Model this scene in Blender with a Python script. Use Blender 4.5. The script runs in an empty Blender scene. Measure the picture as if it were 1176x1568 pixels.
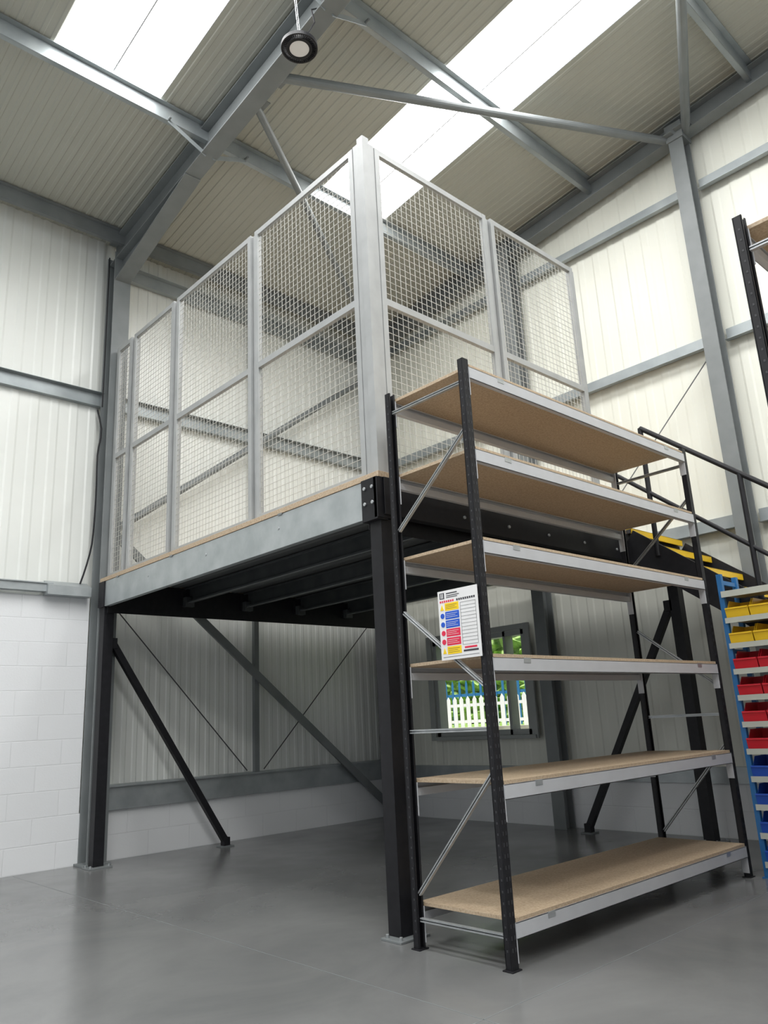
import bpy, bmesh, math, random
from mathutils import Vector, Matrix
random.seed(4)
sc=bpy.context.scene
sc.view_settings.view_transform='Standard'

# ------------------------------------------------------------------ materials
def newmat(name):
    m=bpy.data.materials.new(name); m.use_nodes=True
    nt=m.node_tree; b=nt.nodes['Principled BSDF']
    return m,nt,b
def noise_mat(name,c1,c2,scale=5,rough=0.5,metal=0.0,bump=0.0,bscale=None,stretch=(1,1,1),detail=4,r2=None,spec=None):
    m,nt,b=newmat(name)
    tc=nt.nodes.new('ShaderNodeTexCoord'); mp=nt.nodes.new('ShaderNodeMapping')
    mp.inputs['Scale'].default_value=stretch
    nt.links.new(tc.outputs['Object'],mp.inputs[0])
    n=nt.nodes.new('ShaderNodeTexNoise'); n.inputs['Scale'].default_value=scale; n.inputs['Detail'].default_value=detail
    nt.links.new(mp.outputs[0],n.inputs['Vector'])
    r=nt.nodes.new('ShaderNodeValToRGB')
    r.color_ramp.elements[0].position=0.3; r.color_ramp.elements[1].position=0.7
    r.color_ramp.elements[0].color=(*c1,1); r.color_ramp.elements[1].color=(*c2,1)
    nt.links.new(n.outputs['Fac'],r.inputs[0]); nt.links.new(r.outputs[0],b.inputs['Base Color'])
    b.inputs['Roughness'].default_value=rough; b.inputs['Metallic'].default_value=metal
    if spec is not None: b.inputs['Specular IOR Level'].default_value=spec
    if r2 is not None:
        mr=nt.nodes.new('ShaderNodeMapRange'); mr.inputs['To Min'].default_value=rough; mr.inputs['To Max'].default_value=r2
        nt.links.new(n.outputs['Fac'],mr.inputs['Value']); nt.links.new(mr.outputs[0],b.inputs['Roughness'])
    if bump>0:
        n2=nt.nodes.new('ShaderNodeTexNoise'); n2.inputs['Scale'].default_value=bscale or scale*4
        nt.links.new(mp.outputs[0],n2.inputs['Vector'])
        bp=nt.nodes.new('ShaderNodeBump'); bp.inputs['Strength'].default_value=bump; bp.inputs['Distance'].default_value=0.01
        nt.links.new(n2.outputs['Fac'],bp.inputs['Height']); nt.links.new(bp.outputs[0],b.inputs['Normal'])
    return m
def plain(name,c,rough=0.5,metal=0.0):
    k=0.93
    return noise_mat(name,tuple(x*k for x in c),c,scale=9,rough=rough,metal=metal)
M={}
M['black']=noise_mat('black_powder_coat',(0.008,0.008,0.010),(0.013,0.013,0.016),scale=20,rough=0.5,spec=.3)
M['blackhole']=plain('slot_plate_grey',(0.035,0.035,0.04),0.6)  # raised grey plates standing in for the upright slots
M['rackwhite']=plain('rack_beam_grey_paint',(0.50,0.51,0.53),0.4)
M['zinc']=noise_mat('zinc_brace',(0.36,0.38,0.39),(0.48,0.5,0.51),scale=12,rough=0.35,metal=0.6)
M['galv']=noise_mat('galvanised_steel',(0.34,0.37,0.38),(0.46,0.49,0.50),scale=6,rough=0.38,metal=0.5,r2=0.5)
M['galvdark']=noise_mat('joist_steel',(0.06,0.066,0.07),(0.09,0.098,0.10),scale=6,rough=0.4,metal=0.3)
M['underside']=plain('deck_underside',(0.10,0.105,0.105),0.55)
M['galvwall']=noise_mat('galvanised_rail',(0.26,0.29,0.30),(0.38,0.41,0.42),scale=3,rough=0.4,metal=0.4)
M['steel']=noise_mat('grey_painted_steel',(0.16,0.175,0.178),(0.20,0.215,0.218),scale=4,rough=0.45)
M['cage']=noise_mat('cage_frame_paint',(0.32,0.33,0.33),(0.37,0.38,0.38),scale=7,rough=0.45)
M['wire']=noise_mat('cage_wire_zinc',(0.44,0.44,0.41),(0.52,0.52,0.49),scale=7,rough=0.45)
M['chip']=noise_mat('chipboard',(0.37,0.27,0.175),(0.54,0.43,0.305),scale=90,rough=0.6,bump=0.05,detail=6)
M['cladl']=noise_mat('white_liner_sheet',(0.75,0.765,0.73),(0.79,0.805,0.77),scale=1.2,rough=0.35)
M['cladg']=noise_mat('white_gable_sheet',(0.72,0.725,0.65),(0.76,0.765,0.69),scale=1.2,rough=0.4)
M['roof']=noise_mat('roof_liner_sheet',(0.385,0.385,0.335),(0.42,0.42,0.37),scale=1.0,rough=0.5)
M['yellow']=plain('yellow_plastic',(0.85,0.55,0.02),0.35)
M['red']=plain('red_plastic',(0.62,0.015,0.03),0.35)
M['blue']=plain('blue_plastic',(0.02,0.09,0.48),0.35)
M['binshelf']=plain('bin_shelf_grey',(0.50,0.52,0.46),0.5)
M['blueframe']=plain('blue_frame_paint',(0.02,0.14,0.36),0.4)
M['white']=plain('white_paint',(0.8,0.8,0.8),0.4)
M['signblue']=plain('sign_blue',(0.01,0.09,0.55),0.6)
M['signred']=plain('sign_red',(0.72,0.02,0.07),0.6)
M['signyel']=plain('sign_yellow',(0.9,0.62,0.01),0.6)
M['signtxt']=plain('sign_text_black',(0.04,0.04,0.05),0.6)
M['frame']=plain('window_frame_grey',(0.36,0.38,0.37),0.4)
M['tread']=plain('stair_tread_dark',(0.05,0.05,0.055),0.5)
M['stone']=noise_mat('stone_kerb',(0.25,0.23,0.19),(0.42,0.40,0.34),scale=5,rough=0.9)
M['grass']=noise_mat('grass',(0.10,0.20,0.03),(0.26,0.38,0.08),scale=6,rough=0.9)
M['hedge']=noise_mat('hedge_leaves',(0.08,0.20,0.03),(0.45,0.60,0.22),scale=6,rough=0.8)
def emat(name,c,s):
    m,nt,b=newmat(name)
    n=nt.nodes.new('ShaderNodeTexNoise'); n.inputs['Scale'].default_value=0.8
    r=nt.nodes.new('ShaderNodeValToRGB')
    r.color_ramp.elements[0].color=(c[0]*.95,c[1]*.95,c[2]*.95,1); r.color_ramp.elements[1].color=(*c,1)
    nt.links.new(n.outputs['Fac'],r.inputs[0]); nt.links.new(r.outputs[0],b.inputs['Emission Color'])
    b.inputs['Emission Strength'].default_value=s; b.inputs['Base Color'].default_value=(.8,.8,.8,1)
    return m
M['sky']=emat('translucent_rooflight',(0.99,0.99,0.98),14.5)
M['lamp']=plain('lamp_diffuser',(0.78,0.75,0.73),0.4)

def block_mat(name,axis):
    m,nt,b=newmat(name)
    tc=nt.nodes.new('ShaderNodeTexCoord'); s=nt.nodes.new('ShaderNodeSeparateXYZ'); c=nt.nodes.new('ShaderNodeCombineXYZ')
    nt.links.new(tc.outputs['Object'],s.inputs[0])
    nt.links.new(s.outputs[axis],c.inputs['X']); nt.links.new(s.outputs['Z'],c.inputs['Y'])
    br=nt.nodes.new('ShaderNodeTexBrick'); nt.links.new(c.outputs[0],br.inputs['Vector'])
    br.inputs['Scale'].default_value=1.0; br.inputs['Brick Width'].default_value=0.45; br.inputs['Row Height'].default_value=0.225
    br.inputs['Mortar Size'].default_value=0.006; br.inputs['Mortar Smooth'].default_value=0.6
    br.inputs['Color1'].default_value=(.78,.79,.80,1); br.inputs['Color2'].default_value=(.80,.81,.82,1); br.inputs['Mortar'].default_value=(.75,.76,.77,1)
    nt.links.new(br.outputs['Color'],b.inputs['Base Color'])
    bp=nt.nodes.new('ShaderNodeBump'); bp.invert=True; bp.inputs['Strength'].default_value=0.3; bp.inputs['Distance'].default_value=0.007
    nt.links.new(br.outputs['Fac'],bp.inputs['Height'])
    n=nt.nodes.new('ShaderNodeTexNoise'); n.inputs['Scale'].default_value=60; nt.links.new(tc.outputs['Object'],n.inputs['Vector'])
    b2=nt.nodes.new('ShaderNodeBump'); b2.inputs['Strength'].default_value=0.18; b2.inputs['Distance'].default_value=0.004
    nt.links.new(n.outputs['Fac'],b2.inputs['Height']); nt.links.new(bp.outputs[0],b2.inputs['Normal']); nt.links.new(b2.outputs[0],b.inputs['Normal'])
    b.inputs['Roughness'].default_value=0.5
    return m
M['blockx']=block_mat('painted_blockwork_side','X'); M['blocky']=block_mat('painted_blockwork_gable','Y')

def floor_mat():
    m,nt,b=newmat('polished_concrete')
    tc=nt.nodes.new('ShaderNodeTexCoord')
    n=nt.nodes.new('ShaderNodeTexNoise'); n.inputs['Scale'].default_value=1.1; n.inputs['Detail'].default_value=9; n.inputs['Roughness'].default_value=0.62
    n.inputs['Distortion'].default_value=0.6
    nt.links.new(tc.outputs['Object'],n.inputs['Vector'])
    r=nt.nodes.new('ShaderNodeValToRGB'); r.color_ramp.elements[0].position=.3; r.color_ramp.elements[1].position=.75
    r.color_ramp.elements[0].color=(.133,.136,.137,1); r.color_ramp.elements[1].color=(.20,.202,.20,1)
    nt.links.new(n.outputs['Fac'],r.inputs[0]); nt.links.new(r.outputs[0],b.inputs['Base Color'])
    mr=nt.nodes.new('ShaderNodeMapRange'); mr.inputs['To Min'].default_value=.12; mr.inputs['To Max'].default_value=.32
    n2=nt.nodes.new('ShaderNodeTexNoise'); n2.inputs['Scale'].default_value=2.3; n2.inputs['Detail'].default_value=6
    nt.links.new(tc.outputs['Object'],n2.inputs['Vector'])
    nt.links.new(n2.outputs['Fac'],mr.inputs['Value']); nt.links.new(mr.outputs[0],b.inputs['Roughness'])
    n3=nt.nodes.new('ShaderNodeTexNoise'); n3.inputs['Scale'].default_value=5; nt.links.new(tc.outputs['Object'],n3.inputs['Vector'])
    bp=nt.nodes.new('ShaderNodeBump'); bp.inputs['Strength'].default_value=.05; bp.inputs['Distance'].default_value=.02
    nt.links.new(n3.outputs['Fac'],bp.inputs['Height']); nt.links.new(bp.outputs[0],b.inputs['Normal'])
    b.inputs['Specular IOR Level'].default_value=.6
    return m
M['floor']=floor_mat()
def glass_mat():
    m,nt,b=newmat('window_glass')
    out=nt.nodes['Material Output']; t=nt.nodes.new('ShaderNodeBsdfTransparent'); g=nt.nodes.new('ShaderNodeBsdfGlossy')
    g.inputs['Roughness'].default_value=.02; mx=nt.nodes.new('ShaderNodeMixShader'); mx.inputs[0].default_value=.06
    nt.links.new(t.outputs[0],mx.inputs[1]); nt.links.new(g.outputs[0],mx.inputs[2]); nt.links.new(mx.outputs[0],out.inputs[0])
    return m
M['glass']=glass_mat()

# ------------------------------------------------------------------ mesh builder
class MB:
    def __init__(s,name): s.name=name; s.v=[]; s.f=[]; s.mi=[]; s.mats=[]
    def m(s,k):
        if k not in s.mats: s.mats.append(k)
        return s.mats.index(k)
    def raw(s,vs,fs,k):
        o=len(s.v); s.v+= [tuple(v) for v in vs]; i=s.m(k)
        for f in fs: s.f.append(tuple(o+a for a in f)); s.mi.append(i)
    def box(s,x0,x1,y0,y1,z0,z1,k):
        vs=[(x0,y0,z0),(x1,y0,z0),(x1,y1,z0),(x0,y1,z0),(x0,y0,z1),(x1,y0,z1),(x1,y1,z1),(x0,y1,z1)]
        s.raw(vs,[(0,3,2,1),(4,5,6,7),(0,1,5,4),(1,2,6,5),(2,3,7,6),(3,0,4,7)],k)
    def frame(s,p1,p2,up):
        p1=Vector(p1);p2=Vector(p2);d=(p2-p1).normalized();up=Vector(up)
        sd=d.cross(up).normalized(); u=sd.cross(d).normalized(); return p1,p2,sd,u
    def ob(s,p1,p2,w,h,k,up=(0,0,1),ow=0,oh=0):
        p1,p2,sd,u=s.frame(p1,p2,up); off=sd*ow+u*oh
        vs=[]
        for p in (p1,p2):
            for a,b in ((-1,-1),(1,-1),(1,1),(-1,1)): vs.append(p+off+sd*(a*w/2)+u*(b*h/2))
        s.raw(vs,[(0,1,2,3),(7,6,5,4),(0,4,5,1),(1,5,6,2),(2,6,7,3),(3,7,4,0)],k)
    def isec(s,p1,p2,w,h,k,up=(0,0,1),tf=.012,tw=.009):
        s.ob(p1,p2,w,tf,k,up,0,h/2-tf/2); s.ob(p1,p2,w,tf,k,up,0,-h/2+tf/2); s.ob(p1,p2,tw,h-2*tf,k,up)
    def csec(s,p1,p2,w,h,k,up=(0,0,1),side=1,t=.004,lip=.015):
        s.ob(p1,p2,t,h,k,up,side*(w/2-t/2),0)
        for q in (1,-1):
            s.ob(p1,p2,w-t,t,k,up,-side*t/2,q*(h/2-t/2))
            s.ob(p1,p2,t,lip,k,up,-side*(w/2-t/2),q*(h/2-t-lip/2))
    def zsec(s,p1,p2,w,h,k,up=(0,0,1),t=.004):
        s.ob(p1,p2,t,h,k,up)
        s.ob(p1,p2,w,t,k,up,w/2,h/2-t/2); s.ob(p1,p2,w,t,k,up,-w/2,-h/2+t/2)
    def tube(s,p1,p2,r,k,n=12,r2=None):
        d=Vector(p2)-Vector(p1); up=(0,0,1) if abs(d.normalized().z)<.95 else (1,0,0)
        p1,p2,sd,u=s.frame(p1,p2,up); vs=[]; r2=r if r2 is None else r2
        for p,rr in ((p1,r),(p2,r2)):
            for i in range(n):
                a=2*math.pi*i/n; vs.append(p+sd*math.cos(a)*rr+u*math.sin(a)*rr)
        fs=[(i,(i+1)%n,n+(i+1)%n,n+i) for i in range(n)]+[tuple(range(n-1,-1,-1)),tuple(range(n,2*n))]
        s.raw(vs,fs,k)
    def prism(s,pts,vec,k):
        n=len(pts); vec=Vector(vec); vs=[Vector(p) for p in pts]+[Vector(p)+vec for p in pts]
        fs=[(i,(i+1)%n,n+(i+1)%n,n+i) for i in range(n)]+[tuple(range(n-1,-1,-1)),tuple(range(n,2*n))]
        s.raw(vs,fs,k)
    def path(s,pts,r,k,n=8):
        for a,b in zip(pts[:-1],pts[1:]): s.tube(a,b,r,k,n)
    def sheet(s,f,u0,u1,pitch,depth,v0,v1,k,duty=.5):
        n=max(1,int(round((u1-u0)/pitch))); p=(u1-u0)/n; prof=[]
        for i in range(n):
            b=u0+i*p; prof+=[(b,0),(b+p*.5,0),(b+p*.6,depth),(b+p*.9,depth)]
        prof.append((u1,0)); vs=[]; fs=[]
        for (u,d) in prof: vs.append(f(u,v0,d)); vs.append(f(u,v1,d))
        for i in range(len(prof)-1): a=2*i; fs.append((a,a+2,a+3,a+1))
        s.raw(vs,fs,k)
    def done(s,bevel=0,smooth=False,parent=None):
        me=bpy.data.meshes.new(s.name); me.from_pydata(s.v,[],s.f)
        for k in s.mats: me.materials.append(M[k])
        me.polygons.foreach_set('material_index',s.mi)
        bm=bmesh.new(); bm.from_mesh(me); bmesh.ops.recalc_face_normals(bm,faces=bm.faces); bm.to_mesh(me); bm.free()
        if smooth: me.polygons.foreach_set('use_smooth',[True]*len(me.polygons))
        me.update(); o=bpy.data.objects.new(s.name,me); sc.collection.objects.link(o)
        if bevel:
            b=o.modifiers.new('bevel','BEVEL'); b.width=bevel; b.segments=1; b.limit_method='ANGLE'
        if parent: o.parent=parent
        return o

WY=7.65   # side wall inner face
GX=7.17   # gable inner face
RIDGE=0.0
def rz(y): return 6.60+0.1*(7.65-y) if y>=RIDGE else 6.60+0.1*(7.65-RIDGE)-0.1*(RIDGE-y)

# ------------------------------------------------------------------ shell
b=MB('floor'); b.box(-6,7.5,-6,7.95,-.2,0,'floor'); b.done()
b=MB('trim_floor_joint')
b.box(-6,7.1,2.28,2.285,0,.0006,'steel'); b.box(2.55,2.555,-6,7.6,0,.0006,'steel'); b.done()

b=MB('wall_left')
b.box(-6,3.12,WY,WY+.2,0,2.475,'blockx')
b.box(3.12,GX+.2,WY,WY+.2,0,.45,'blockx')
b.sheet(lambda u,v,d:(u,WY+.06-d,v),-6,3.12,.2,.006,2.475,6.62,'cladl')
b.sheet(lambda u,v,d:(u,WY+.08-d,v),3.12,GX+.1,.12,.006,.45,6.62,'cladl')
b.box(-6,GX+.2,WY+.1,WY+.2,.45,6.7,'cladl')
b.done()
wy0,wy1,wz0,wz1=5.36,6.80,.93,2.08
b=MB('wall_gable')
b.box(GX,GX+.2,-6,WY,0,.46,'blocky')
def gs(y0,y1,z0,z1): b.sheet(lambda u,v,d:(GX+.05-d,u,v if v<50 else rz(u)),y0,y1,.2,.005,z0,z1,'cladg')
gs(-6,wy0,.46,99); gs(wy1,WY+.08,.46,99); gs(wy0,wy1,.46,wz0); gs(wy0,wy1,wz1,99)
for (y0,y1,z0,z1) in ((-6,wy0,0.46,7.4),(wy1,WY+.2,.46,6.7),(wy0,wy1,.46,wz0),(wy0,wy1,wz1,6.8)):
    b.box(GX+.08,GX+.16,y0,y1,z0,z1,'cladg')
b.done()

sk=[(1.73,2.70),(4.62,5.54),(-1.14,-.2),(-4.0,-3.07)]  # negative-x strips are out of view, added to even out the lighting
b=MB('ceiling')
xs=[-6]+sorted([a for p in sk for a in p])+[GX+.15]
for i in range(len(xs)-1):
    x0,x1=xs[i],xs[i+1]; issk=any(abs(x0-a)<1e-6 for a,_ in sk)
    f=lambda u,v,d:(u,v,rz(v)-d)
    if issk:
        b.sheet(f,x0,x1,.092,.006,5.66,WY+.2,'roof'); b.sheet(f,x0,x1,.092,.006,-.4,.6,'roof'); b.sheet(f,x0,x1,.092,.006,-6,-5.2,'roof')
    else:
        b.sheet(f,x0,x1,.092,.006,RIDGE,WY+.2,'roof'); b.sheet(f,x0,x1,.092,.006,-6,RIDGE,'roof')
b.done()
for (x0,x1) in sk:
    b=MB('rooflight_panel')
    for (y0,y1) in ((.6,5.66),(-5.2,-.4)):
        b.raw([(x0,y0,rz(y0)+.01),(x1,y0,rz(y0)+.01),(x1,y1,rz(y1)+.01),(x0,y1,rz(y1)+.01)],[(0,1,2,3)],'sky')
    xm=(x0+x1)/2+.02
    b.ob((xm,.6,rz(.6)),(xm,5.66,rz(5.66)),.012,.006,'rackwhite')
    b.done()

# ------------------------------------------------------------------ portal steelwork
cx=3.22
def portal(X,name):
    b=MB(name)
    b.isec((X,WY-.11,0),(X,WY-.11,6.35),.19,.2,'steel',up=(0,1,0))
    b.box(X-.13,X+.13,WY-.23,WY-.005,0,.02,'steel')
    ya=WY-.02
    b.isec((X,ya,rz(ya)-.2),(X,RIDGE,rz(RIDGE)-.2),.17,.30,'steel')
    b.isec((X,-6,rz(-6)-.2),(X,RIDGE,rz(RIDGE)-.2),.17,.30,'steel')
    z0=rz(WY-.2)-.34
    b.prism([(X-.005,WY-.2,z0),(X-.005,WY-.2,z0-.28),(X-.005,5.9,rz(5.9)-.35)],(.01,0,0),'steel')
    b.ob((X,WY-.2,z0-.28),(X,5.9,rz(5.9)-.355),.17,.012,'steel')
    return b
b=portal(cx,'portal_frame'); b.done(bevel=.002)
b=portal(-2.6,'portal_frame'); b.done()

b=MB('gable_frame')
b.isec((GX-.1,WY-.02,rz(WY)-.15),(GX-.1,RIDGE,rz(RIDGE)-.15),.16,.22,'steel')
for y in (2.72,5.02,-.2):
    b.isec((GX-.1,y,0),(GX-.1,y,rz(y)-.28),.15,.17,'steel',up=(1,0,0))
    b.box(GX-.2,GX,y-.09,y+.09,rz(y)-.3,rz(y)-.1,'steel')
b.isec((GX-.08,WY-.1,0),(GX-.08,WY-.1,6.4),.16,.15,'steel',up=(0,1,0))
b.done(bevel=.002)

b=MB('roof_purlins')
for y in (7.42,5.61,3.77,1.93,.1,-1.8,-3.7):
    b.zsec((-6,y,rz(y)-.09),(GX-.02,y,rz(y)-.09),.05,.15,'steel' if y>7 else 'galvwall')
for y in (5.61,3.77,1.93):
    for sx in (-1,1):
        b.ob((cx+sx*.42,y,rz(y)-.16),(cx+sx*.03,y-.02,rz(y)-.35),.045,.005,'galvwall',up=(0,1,0))
        b.tube((cx+sx*.42,y-.05,rz(y)-.15),(cx+sx*.42,y+.05,rz(y)-.15),.012,'steel')
b.done()

b=MB('wall_rails')
b.zsec((-6,WY-.01,4.62),(cx-.08,WY-.01,4.62),.06,.14,'galvwall')
for z in (4.62,6.25):
    b.zsec((cx+.1,WY-.01,z),(GX-.1,WY-.01,z),.06,.14,'galvwall')
b.box(3.2,GX,WY-.04,WY+.07,.45,.68,'galv')
b.box(3.2,GX,WY-.07,WY+.07,.66,.675,'galv')
for z in (2.77,4.58,6.28):
    for (y0,y1) in ((-6,2.63),(2.81,4.93),(5.11,WY-.2)):
        b.zsec((GX-.0,y0,z),(GX-.0,y1,z),.06,.13,'galvwall')
b.box(GX-.03,GX+.05,2.85,7.5,.46,.60,'galv')
b.done()

b=MB('roof_bracing')
b.tube((cx+.03,4.54,6.62),(GX-.12,2.80,6.86),.042,'steel',16)
b.tube((cx+.03,4.86,6.58),(GX-.2,7.35,6.33),.035,'steel',16)
b.tube((GX-.12,2.62,6.88),(cx,.8,6.95),.045,'steel',16)
for p in ((cx+.03,4.54,6.62),(cx+.03,4.86,6.58)): b.box(p[0]-.02,p[0]+.12,p[1]-.08,p[1]+.08,p[2]-.004,p[2]+.004,'steel')
for p in ((GX-.12,2.80,6.86),(GX-.12,2.62,6.88)): b.box(p[0]-.14,p[0]+.03,p[1]-.08,p[1]+.08,p[2]-.004,p[2]+.004,'steel')
b.done()
b=MB('wall_bracing')
b.tube((cx+.1,WY-.13,3.2),(GX-.2,WY-.13,5.95),.04,'steel',14)
b.ob((cx+.1,WY-.1,3.13),(GX-.15,WY-.1,.10),.03,.09,'steel',up=(0,0,1))
b.ob((5.06,WY-.04,.68),(5.06,WY-.04,6.4),.06,.05,'steel',up=(0,1,0))
b.tube((cx+.1,WY-.03,2.45),(4.95,WY-.03,.7),.006,'tread',6)
b.tube((6.9,WY-.03,2.45),(5.17,WY-.03,.7),.006,'tread',6)
b.tube((GX-.05,2.8,4.42),(GX-.05,4.4,2.85),.006,'steel',6)
b.done()

b=MB('cable_trunking')
b.box(-6,2.72,WY-.085,WY-.001,2.50,2.575,'galv'); b.box(-6,2.72,WY-.10,WY-.001,2.575,2.585,'galv')
b.box(2.66,3.08,WY-.13,WY-.001,2.47,2.56,'galv'); b.prism([(2.66,WY-.13,2.56),(2.66,WY-.001,2.62),(2.66,WY-.001,2.56)],(.42,0,0),'galv')
for x in (-4,-2.5,-1,.5,2.0): b.box(x,x+.04,WY-.11,WY-.001,2.49,2.592,'steel')
b.done()
b=MB('wall_cable')
pts=[]
for i in range(19):
    t=i/18; z=4.5-1.9*t; x=3.08+.02*math.sin(t*3)-.16*max(0,t-.75)**1.5*4+.05*math.exp(-((t-.12)/.1)**2)
    pts.append((x,WY-.02-.05*math.sin(math.pi*t),z))
b.path(pts,.009,'black'); b.tube((3.1,WY-.12,4.5),(3.1,WY-.12,6.3),.007,'black',6)
b.done()

# ------------------------------------------------------------------ window
b=MB('window_1')
x0,x1=GX-.02,GX+.12
for (a,c,z0,z1) in ((wy0,wy1,wz0,wz0+.06),(wy0,wy1,wz1-.06,wz1),(wy0,wy0+.06,wz0,wz1),(wy1-.06,wy1,wz0,wz1),(wy0+.28,wy0+.32,wz0,wz1)):
    b.box(x0,x1,a,c,z0,z1,'frame')
b.box(x0-.05,x0,wy0-.06,wy1+.06,wz0-.04,wz0,'frame')
b.box(x0-.03,x0,wy0-.08,wy0,wz0-.04,wz1+.06,'frame'); b.box(x0-.03,x0,wy1,wy1+.08,wz0-.04,wz1+.06,'frame'); b.box(x0-.03,x0,wy0,wy1,wz1,wz1+.06,'frame')
b.box(GX+.05,GX+.056,wy0+.05,wy1-.05,wz0+.05,wz1-.05,'glass')
b.done(bevel=.003)

# outside: raised bank with a stone kerb, white palisade, blue palisade and a hedge
b=MB('ground_outside')
b.raw([(7.5,-20,-.15),(10.3,-20,-.15),(10.3,30,-.15),(7.5,30,-.15)],[(0,1,2,3)],'grass')
b.raw([(10.6,-20,.97),(40,-20,1.1),(40,30,1.1),(10.6,30,.97)],[(0,1,2,3)],'grass')
b.box(10.3,10.6,-20,30,-.15,.99,'stone'); b.done()
b=MB('palisade_fence')
for i in range(66):
    y=3+i*.155
    b.prism([(10.7,y,.96),(10.7,y+.085,.96),(10.7,y+.085,1.46),(10.7,y+.0425,1.52),(10.7,y,1.46)],(.012,0,0),'white')
b.box(10.72,10.76,3,13.2,1.06,1.11,'white'); b.box(10.72,10.76,3,13.2,1.34,1.39,'white'); b.done()
b=MB('palisade_fence')
for i in range(80):
    y=2+i*.2
    b.prism([(13,y,.96),(13,y+.06,.96),(13,y+.06,1.85),(13,y+.03,1.95),(13,y,1.85)],(.01,0,0),'blueframe')
b.box(13.02,13.06,2,18,1.6,1.66,'blueframe'); b.done()
bm=bmesh.new(); bmesh.ops.create_grid(bm,x_segments=140,y_segments=40,size=1)
for v in bm.verts:
    yy=11+v.co.x*14; zz=.9+(v.co.y+1)*1.7
    v.co=Vector((17+random.uniform(-.25,.25)-zz*.1,yy,zz+random.uniform(-.1,.1)))
me=bpy.data.meshes.new('hedge'); bm.to_mesh(me); bm.free(); me.materials.append(M['hedge']); o=bpy.data.objects.new('hedge',me); sc.collection.objects.link(o)

# ------------------------------------------------------------------ mezzanine
DZ=2.635; PX=3.17; PY0,PY1=3.38,7.39
b=MB('mezzanine_platform')
b.box(3.12,GX-.21,3.33,7.42,DZ-.038,DZ,'chip')
for y in (4.35,5.95,7.0): b.box(3.117,3.12,y,y+.05,DZ-.05,DZ-.034,'steel')
for (px,py) in ((PX+.02,PY0+.02),(PX+.01,PY1-.03),(GX-.27,PY0+.02),(GX-.27,PY1-.03)):
    b.ob((px,py,.012),(px,py,DZ-.05),.10,.10,'black',up=(0,1,0))
    b.box(px-.11,px+.11,py-.11,py+.05,0,.012,'steel')
    for sx in (-1,1):
        for sy in (-1,.25): b.tube((px+sx*.085,py+sy*.085,.01),(px+sx*.085,py+sy*.085,.03),.01,'zinc',6)
for py,sd in ((PY0-.035,1),(PY1,-1)):
    b.csec((3.15,py,DZ-.16),(GX-.22,py,DZ-.16),.06,.24,'black',side=sd,lip=.02)
b.ob((3.15,PY1-.1,DZ-.2),(GX-.22,PY1-.1,DZ-.2),.01,.3,'black')
b.ob((3.15,PY0+.09,DZ-.2),(GX-.22,PY0+.09,DZ-.2),.01,.3,'black')
for i in range(8):
    for dz in (-.09,-.2): b.tube((3.4+i*.48,PY0-.075,DZ+dz),(3.4+i*.48,PY0-.06,DZ+dz),.012,'zinc',8)
b.csec((3.15,3.47,DZ-.163),(3.15,7.30,DZ-.163),.05,.245,'galv',side=-1)
for y in (4.4,5.4,6.4): b.tube((3.12,y,DZ-.14),(3.127,y,DZ-.14),.012,'zinc',8)
b.box(3.10,3.19,3.335,3.475,DZ-.31,DZ-.04,'black'); b.box(3.10,3.25,3.33,3.36,DZ-.3,DZ-.04,'black')
for y in (3.37,3.44):
    for z in (-.1,-.2): b.tube((3.09,y,DZ+z),(3.10,y,DZ+z),.012,'zinc',8)
b.box(3.11,3.2,7.3,7.42,DZ-.29,DZ-.04,'black')
for i in range(1,5):
    x=3.27+i*.72
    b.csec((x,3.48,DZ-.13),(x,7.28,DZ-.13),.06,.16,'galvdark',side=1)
    b.ob((x-.028,3.48,DZ-.212),(x-.028,7.28,DZ-.212),.004,.004,'zinc')  # pale strip paints a thin highlight along the joist's lower edge
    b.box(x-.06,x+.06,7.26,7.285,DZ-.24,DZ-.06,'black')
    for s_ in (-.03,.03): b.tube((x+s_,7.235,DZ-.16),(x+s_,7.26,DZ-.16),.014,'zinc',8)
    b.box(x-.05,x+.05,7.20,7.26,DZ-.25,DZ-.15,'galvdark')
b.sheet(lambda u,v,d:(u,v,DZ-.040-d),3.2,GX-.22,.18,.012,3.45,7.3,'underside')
def knee(p1,p2):
    b.ob(p1,p2,.06,.06,'black'); b.box(p2[0]-.07,p2[0]+.07,p2[1]-.06,p2[1]+.06,0,.012,'steel')
    b.box(p2[0]-.035,p2[0]+.035,p2[1]-.035,p2[1]+.035,.01,.09,'black')
    b.box(p1[0]-.05,p1[0]+.03,p1[1]-.04,p1[1]+.04,p1[2]-.05,p1[2]+.05,'black')
knee((3.25,7.36,2.0),(4.52,7.36,.05))
knee((GX-.27,3.47,2.05),(GX-.27,4.62,.05))
b.done(bevel=.002)

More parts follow.
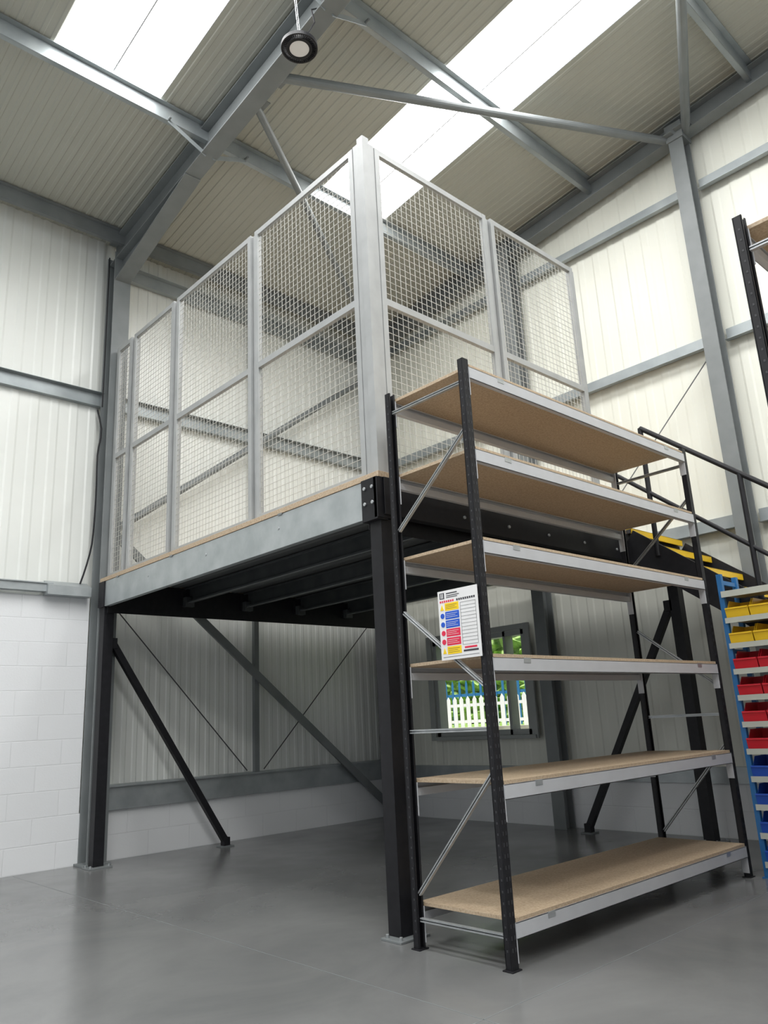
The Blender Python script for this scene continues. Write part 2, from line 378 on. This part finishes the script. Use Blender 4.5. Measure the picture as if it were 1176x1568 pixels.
# ------------------------------------------------------------------ mesh cage
CT=5.14; CXp=3.205; CYp=3.415
b=MB('mesh_security_cage')
def panel(p,q,z0=DZ,z1=CT):
    P=Vector((p[0],p[1],0)); Q=Vector((q[0],q[1],0)); d=(Q-P).normalized(); L=(Q-P).length
    t=.033; w=.045
    n=Vector((-d.y,d.x,0))
    zm=(z0+z1)/2+.02
    for z,hh in ((z0+w/2,w),(z1-w/2,w),(zm,.05)):
        b.ob(P+d*w+Vector((0,0,z)),Q-d*w+Vector((0,0,z)),t,hh,'cage')
    for s_ in (w/2,L-w/2):
        a=P+d*s_; b.ob(a+Vector((0,0,z0)),a+Vector((0,0,z1)),w,.036,'cage',up=n)
    N=int(L/.05); r=.003
    for i in range(1,N):
        a=P+d*(L*i/N); b.ob(a+Vector((0,0,z0+.02)),a+Vector((0,0,z1-.02)),r,r,'wire',up=n)
    NZ=int((z1-z0)/.05)
    for i in range(1,NZ):
        z=z0+(z1-z0)*i/NZ; o=n*.003
        b.ob(P+o+d*.02+Vector((0,0,z)),Q+o-d*.02+Vector((0,0,z)),r,r,'wire')
def cpost(x,y,w=.05):
    b.ob((x,y,DZ),(x,y,CT-.004),w,w,'cage',up=(0,1,0)); b.box(x-.05,x+.05,y-.05,y+.05,DZ,DZ+.008,'cage')
ys=[CYp+.055,4.79,6.11,7.01,7.40]
for i in range(4): panel((CXp-.012,ys[i]+.03),(CXp-.012,ys[i+1]-.03))
for y in ys[1:-1]: cpost(CXp+.02,y,.05)
cpost(CXp,ys[-1]-.01,.04)
b.ob((CXp-.005,CYp+.055,DZ),(CXp-.005,CYp+.055,CT+.01),.055,.04,'cage',up=(1,0,0))
b.ob((CXp+.055,CYp-.005,DZ),(CXp+.055,CYp-.005,CT+.01),.055,.04,'cage',up=(0,1,0))
b.ob((CXp-.012,CYp-.012,DZ),(CXp-.012,CYp-.012,CT+.03),.06,.06,'cage',up=(0,1,0))
b.box(CXp-.05,CXp+.1,CYp-.05,CYp+.1,DZ,DZ+.008,'cage')
xs_=[CXp+.055,4.56,5.81]
for i in range(2): panel((xs_[i]+.03,CYp-.012),(xs_[i+1]-.03,CYp-.012))
for x in xs_[1:]: cpost(x,CYp+.02,.05)
b.done()

# ------------------------------------------------------------------ boltless shelving
def rack(name,x0,x1,y0,y1,H,levels):
    b=MB(name)
    for x in (x0,x1):
        sx=1 if x==x0 else -1
        for y in (y0,y1):
            sy=1 if y==y0 else -1
            b.box(x-.024,x+.024,y-.003+(-.018*sy),y+.003+(-.018*sy),.0,H,'black')
            b.box(x-.024,x-.020,y-.018,y+.018,0,H,'black'); b.box(x+.020,x+.024,y-.018,y+.018,0,H,'black')
            b.box(x-.024,x-.012,y+sy*.015-.002,y+sy*.015+.002,0,H,'black'); b.box(x+.012,x+.024,y+sy*.015-.002,y+sy*.015+.002,0,H,'black')
            b.box(x-.035,x+.035,y-.03,y+.03,0,.006,'black')
            z=.08
            while z<H-.05:
                yy=y-.0215*sy
                for o_ in (-.011,.011): b.box(x+o_-.003,x+o_+.003,yy-.0008,yy+.0008,z,z+.018,'blackhole')
                xx=x-.0245*sx
                b.box(xx-.0006,xx+.0006,y-.004,y+.004,z,z+.010,'blackhole')
                z+=.05
        ya,yb=y0+.02,y1-.02
        def hb(z): b.csec((x,ya,z),(x,yb,z),.02,.02,'zinc',t=.003,lip=.004)
        def db(za,zb): b.csec((x,ya,za),(x,yb,zb),.02,.02,'zinc',t=.003,lip=.004)
        hb(.14); hb(1.07); hb(2.94)
        db(.86,.26); db(1.28,1.72); db(2.66,2.20)
    for z in levels:
        for y,sy in ((y0,-1),(y1,1)):
            yc=y+(-.012 if sy<0 else .012)
            b.box(x0+.024,x1-.024,yc-.002+sy*.012,yc+.002+sy*.012,z-.04,z+.03,'rackwhite')
            b.box(x0+.024,x1-.024,yc-.014,yc+.014,z+.026,z+.03,'rackwhite')
            b.box(x0+.024,x1-.024,yc-.014,yc+.014,z-.04,z-.036,'rackwhite')
            b.box(x0+.024,x1-.024,yc-sy*.016-.002,yc-sy*.016+.002,z-.04,z+.0,'rackwhite')
            for x,sx in ((x0,1),(x1,-1)):
                b.box(x+sx*.024-.002,x+sx*.024+.004,y-.022,y+.024,z-.14,z+.03,'rackwhite')
            if sy<0:
                for x in (x0+.3,x1-.3):
                    b.box(x-.03,x+.03,yc-.016,yc-.0141,z+.004,z+.032,'zinc')
        b.box(x0+.03,x1-.03,y0-.02,y1+.02,z+.03,z+.048,'chip')
    return b.done(bevel=.001)
LV=[.169,.777,1.388,1.998,2.507,2.995]
o=rack('boltless_shelving',3.09,5.65,2.565,3.16,3.07,LV)
o2=rack('boltless_shelving',3.09,5.65,.40,1.0,3.10,[.17,.8,1.4,2.0,2.5,3.02])

# load sign
b=MB('load_notice_sign')
X=3.055; y0,y1,z0,z1=2.560,2.838,1.425,1.790
def sr(u0,u1,v0,v1,k,t=.001):
    b.box(X-.003-t,X-.003,y1-(y1-y0)*u1,y1-(y1-y0)*u0,z1-(z1-z0)*v1,z1-(z1-z0)*v0,k)
b.box(X-.003,X,y0,y1,z0,z1,'white')
sr(.05,.17,.03,.12,'signtxt'); sr(.08,.10,.04,.11,'white',.0015); sr(.12,.14,.04,.11,'white',.0015)
sr(.22,.5,.04,.055,'signtxt'); sr(.22,.55,.075,.085,'signtxt'); sr(.22,.5,.10,.11,'signtxt')
for j in range(17):
    if j!=7: sr(.05+j*.053,.05+j*.053+.036,.145,.175,'signred' if j<7 else 'signtxt')
for i,(k) in enumerate(('signyel','signblue','signblue','signred','signred','signyel')):
    v=.20+i*.125
    if k=='signyel':
        ya_=y1-(y1-y0)*.14; yb_=y1-(y1-y0)*.05; zt=z1-(z1-z0)*v; zb_=z1-(z1-z0)*(v+.085)
        b.prism([(X-.0045,ya_,zb_),(X-.0045,yb_,zb_),(X-.0045,(ya_+yb_)/2,zt)],(.0015,0,0),k)
    else:
        yc_=y1-(y1-y0)*.095; zc_=z1-(z1-z0)*(v+.042)
        b.tube((X-.0045,yc_,zc_),(X-.003,yc_,zc_),.014,k,20)
    sr(.17,.52,v-.012,v+.097,k,.0012)
    for j in range(3): sr(.19,.48-.05*(j%2),v+.015+j*.025,v+.0195+j*.025,'white' if k!='signyel' else 'signtxt',.0016)
for j in range(13): sr(.56,.94,.21+j*.05,.2125+j*.05,'signtxt')
sr(.56,.564,.21,.81,'signtxt'); sr(.936,.94,.21,.81,'signtxt')
sr(.60,.90,.84,.865,'signred'); sr(.57,.93,.885,.91,'signtxt')
sr(.05,.94,.955,.96,'signtxt')
for y in (y0+.02,y1-.02):
    b.tube((X,y,z1-.02),(3.064,y,z1-.02),.004,'zinc',6)
b.done()

# ------------------------------------------------------------------ storage bin rack
b=MB('storage_bin_rack')
bx0,bx1=5.66,5.96; by1=2.46; nb=7; bw=.172; by0=by1-.03-nb*bw-.03
for y in (by1-.015,by0+.015):
    for x in (bx0+.02,bx1-.02):
        b.ob((x,y,0),(x,y,2.06),.035,.035,'blueframe',up=(0,1,0)); b.box(x-.03,x+.03,y-.03,y+.03,0,.008,'blueframe')
    for z in (.3,.9,1.5,2.0): b.ob((bx0+.02,y,z),(bx1-.02,y,z),.02,.03,'blueframe')
rows=['yellow']*2+['red']*4+['blue']*4
for i,k in enumerate(rows):
    zb=1.727-i*.181
    b.box(bx0-.01,bx1,by0+.02,by1-.02,zb-.012,zb,'binshelf'); b.box(bx0-.012,bx0-.008,by0+.02,by1-.02,zb-.03,zb+.008,'binshelf')
    for j in range(nb):
        ya=by1-.032-j*bw; yb=ya-bw+.008; h=.135; t=.004
        xf=bx0+.0; xb=bx0+.26
        side=[(xf,0),(xf-.01,.05),(xf-.012,.075),(xf+.03,.08),(xf+.075,h),(xb,h),(xb,0)]
        for yy in (ya,yb+t):
            b.prism([(px,yy,zb+.001+pz) for px,pz in side],(0,-t,0),k)
        b.box(xf,xb,yb,ya,zb+.001,zb+.005,k)
        b.box(xb-t,xb,yb,ya,zb+.001,zb+h,k)
        b.prism([(xf,ya,zb+.001),(xf+t,ya,zb+.001),(xf-.012+t,ya,zb+.076),(xf-.017,ya,zb+.076)],(0,yb-ya,0),k)
        b.box(xf-.022,xf-.008,yb+.002,ya-.002,zb+.068,zb+.078,k)
b.box(bx0-.01,bx1,by0+.02,by1-.02,1.90,1.912,'binshelf'); b.box(bx0-.012,bx0-.008,by0+.02,by1-.02,1.885,1.93,'binshelf')
b.done()

# ------------------------------------------------------------------ staircase
b=MB('staircase')
sx0,sx1=6.02,6.92; rise=DZ/13; go=.25
for i in range(0,13):
    y=3.30-i*go; z=DZ-i*rise
    b.box(sx0,sx1,y-.02,y+.26 if i else 3.325,z-.035,z,'tread')
    b.box(sx0,sx1,y-.03,y-.015,z-.05,z+.003,'yellow'); b.box(sx0,sx1,y-.03,y+.03,z,z+.004,'yellow')
yE=3.30-12.2*go
for x in (sx0-.02,sx1+.02):
    b.ob((x,3.32,DZ-.12),(x,yE-.15,.12),.02,.24,'black')
def railpt(y,h): return (sx0-.03,y,DZ+(y-3.34)*(rise/go)+h)
b.path([railpt(3.05,1.08),railpt(.3,1.08)],.021,'black',12)
b.path([railpt(3.32,.5),railpt(.3,.5)],.018,'black',12)
for y in (3.05,2.29,1.5,.7): b.tube(railpt(y,-.05),railpt(y,1.08),.021,'black',12)
b.done()

# ------------------------------------------------------------------ high bay light
b=MB('high_bay_light')
c=Vector((3.0,3.86,6.21)); R=.137
N=48
def ring(r0,r1,z0,z1,k,n=48):
    vs=[];fs=[]
    for i in range(n):
        a=2*math.pi*i/n; ca,sa=math.cos(a),math.sin(a)
        vs+=[(c.x+r0*ca,c.y+r0*sa,c.z+z0),(c.x+r1*ca,c.y+r1*sa,c.z+z0),(c.x+r1*ca,c.y+r1*sa,c.z+z1),(c.x+r0*ca,c.y+r0*sa,c.z+z1)]
    for i in range(n):
        a=4*i; q=4*((i+1)%n)
        for j in range(4): fs.append((a+j,a+(j+1)%4,q+(j+1)%4,q+j))
    b.raw(vs,fs,k)
ring(.130,.142,0,.03,'black'); ring(.076,.100,-.004,.03,'black')
b.tube(c+Vector((0,0,-.002)),c+Vector((0,0,.02)),.077,'lamp',40)
b.tube(c+Vector((0,0,.02)),c+Vector((0,0,.05)),.1,'black',40)
b.tube(c+Vector((0,0,.05)),c+Vector((0,0,.12)),.055,'black',32)
for i in range(N):
    a=2*math.pi*i/N; d=Vector((math.cos(a),math.sin(a),0))
    b.ob(c+d*.095+Vector((0,0,.015)),c+d*.13+Vector((0,0,.015)),.004,.03,'black')
b.tube(c+Vector((0,0,.12)),c+Vector((0,0,.16)),.008,'zinc')
top=Vector((2.90,3.80,6.88)); st=c+Vector((0,0,.16)); nl=16
for i in range(nl):
    p=st.lerp(top,i/nl); q=st.lerp(top,(i+1.15)/nl); d=(q-p).normalized()
    sdv=d.cross(Vector((0,1,0)) if i%2 else Vector((1,0,0))).normalized()*.009
    b.tube(p+sdv,q+sdv,.003,'zinc',6); b.tube(p-sdv,q-sdv,.003,'zinc',6); b.tube(p-sdv,p+sdv,.003,'zinc',6)
pts=[c+Vector((.03,0,.12)),c+Vector((.08,-.03,.2)),c+Vector((.12,-.05,.3)),c+Vector((.10,-.04,.42)),c+Vector((.17,-.02,.5))]
b.path(pts,.006,'black')
b.done()

# ------------------------------------------------------------------ lighting
w=bpy.data.worlds.new('overcast'); sc.world=w; w.use_nodes=True
bg=w.node_tree.nodes['Background']; bg.inputs[0].default_value=(.91,.955,1.0,1); bg.inputs[1].default_value=.58
sl=bpy.data.lights.new('exterior_fill_sun','SUN'); sl.energy=9.0; sl.angle=.35; sl.color=(1,.98,.95)  # sun lamp added to brighten the view beyond the window
so=bpy.data.objects.new('exterior_fill_sun',sl); sc.collection.objects.link(so)
so.rotation_euler=Vector((.30,.22,-.92)).to_track_quat('-Z','Y').to_euler(); so.location=(9,2,12)

# ------------------------------------------------------------------ camera
cam=bpy.data.cameras.new('camera'); co=bpy.data.objects.new('camera',cam); sc.collection.objects.link(co)
right=Vector((.7344,-.6768,-.0489)).normalized(); fwd=Vector((.6632,.7007,.2630)).normalized()
right=(right-fwd*right.dot(fwd)).normalized(); up=right.cross(fwd)
m=Matrix((right,up,-fwd)).transposed().to_4x4(); m.translation=Vector((0,0,1.12))
co.matrix_world=m
cam.sensor_fit='HORIZONTAL'; cam.sensor_width=36; cam.lens=36*1187/1175; cam.clip_start=.05
sc.camera=co
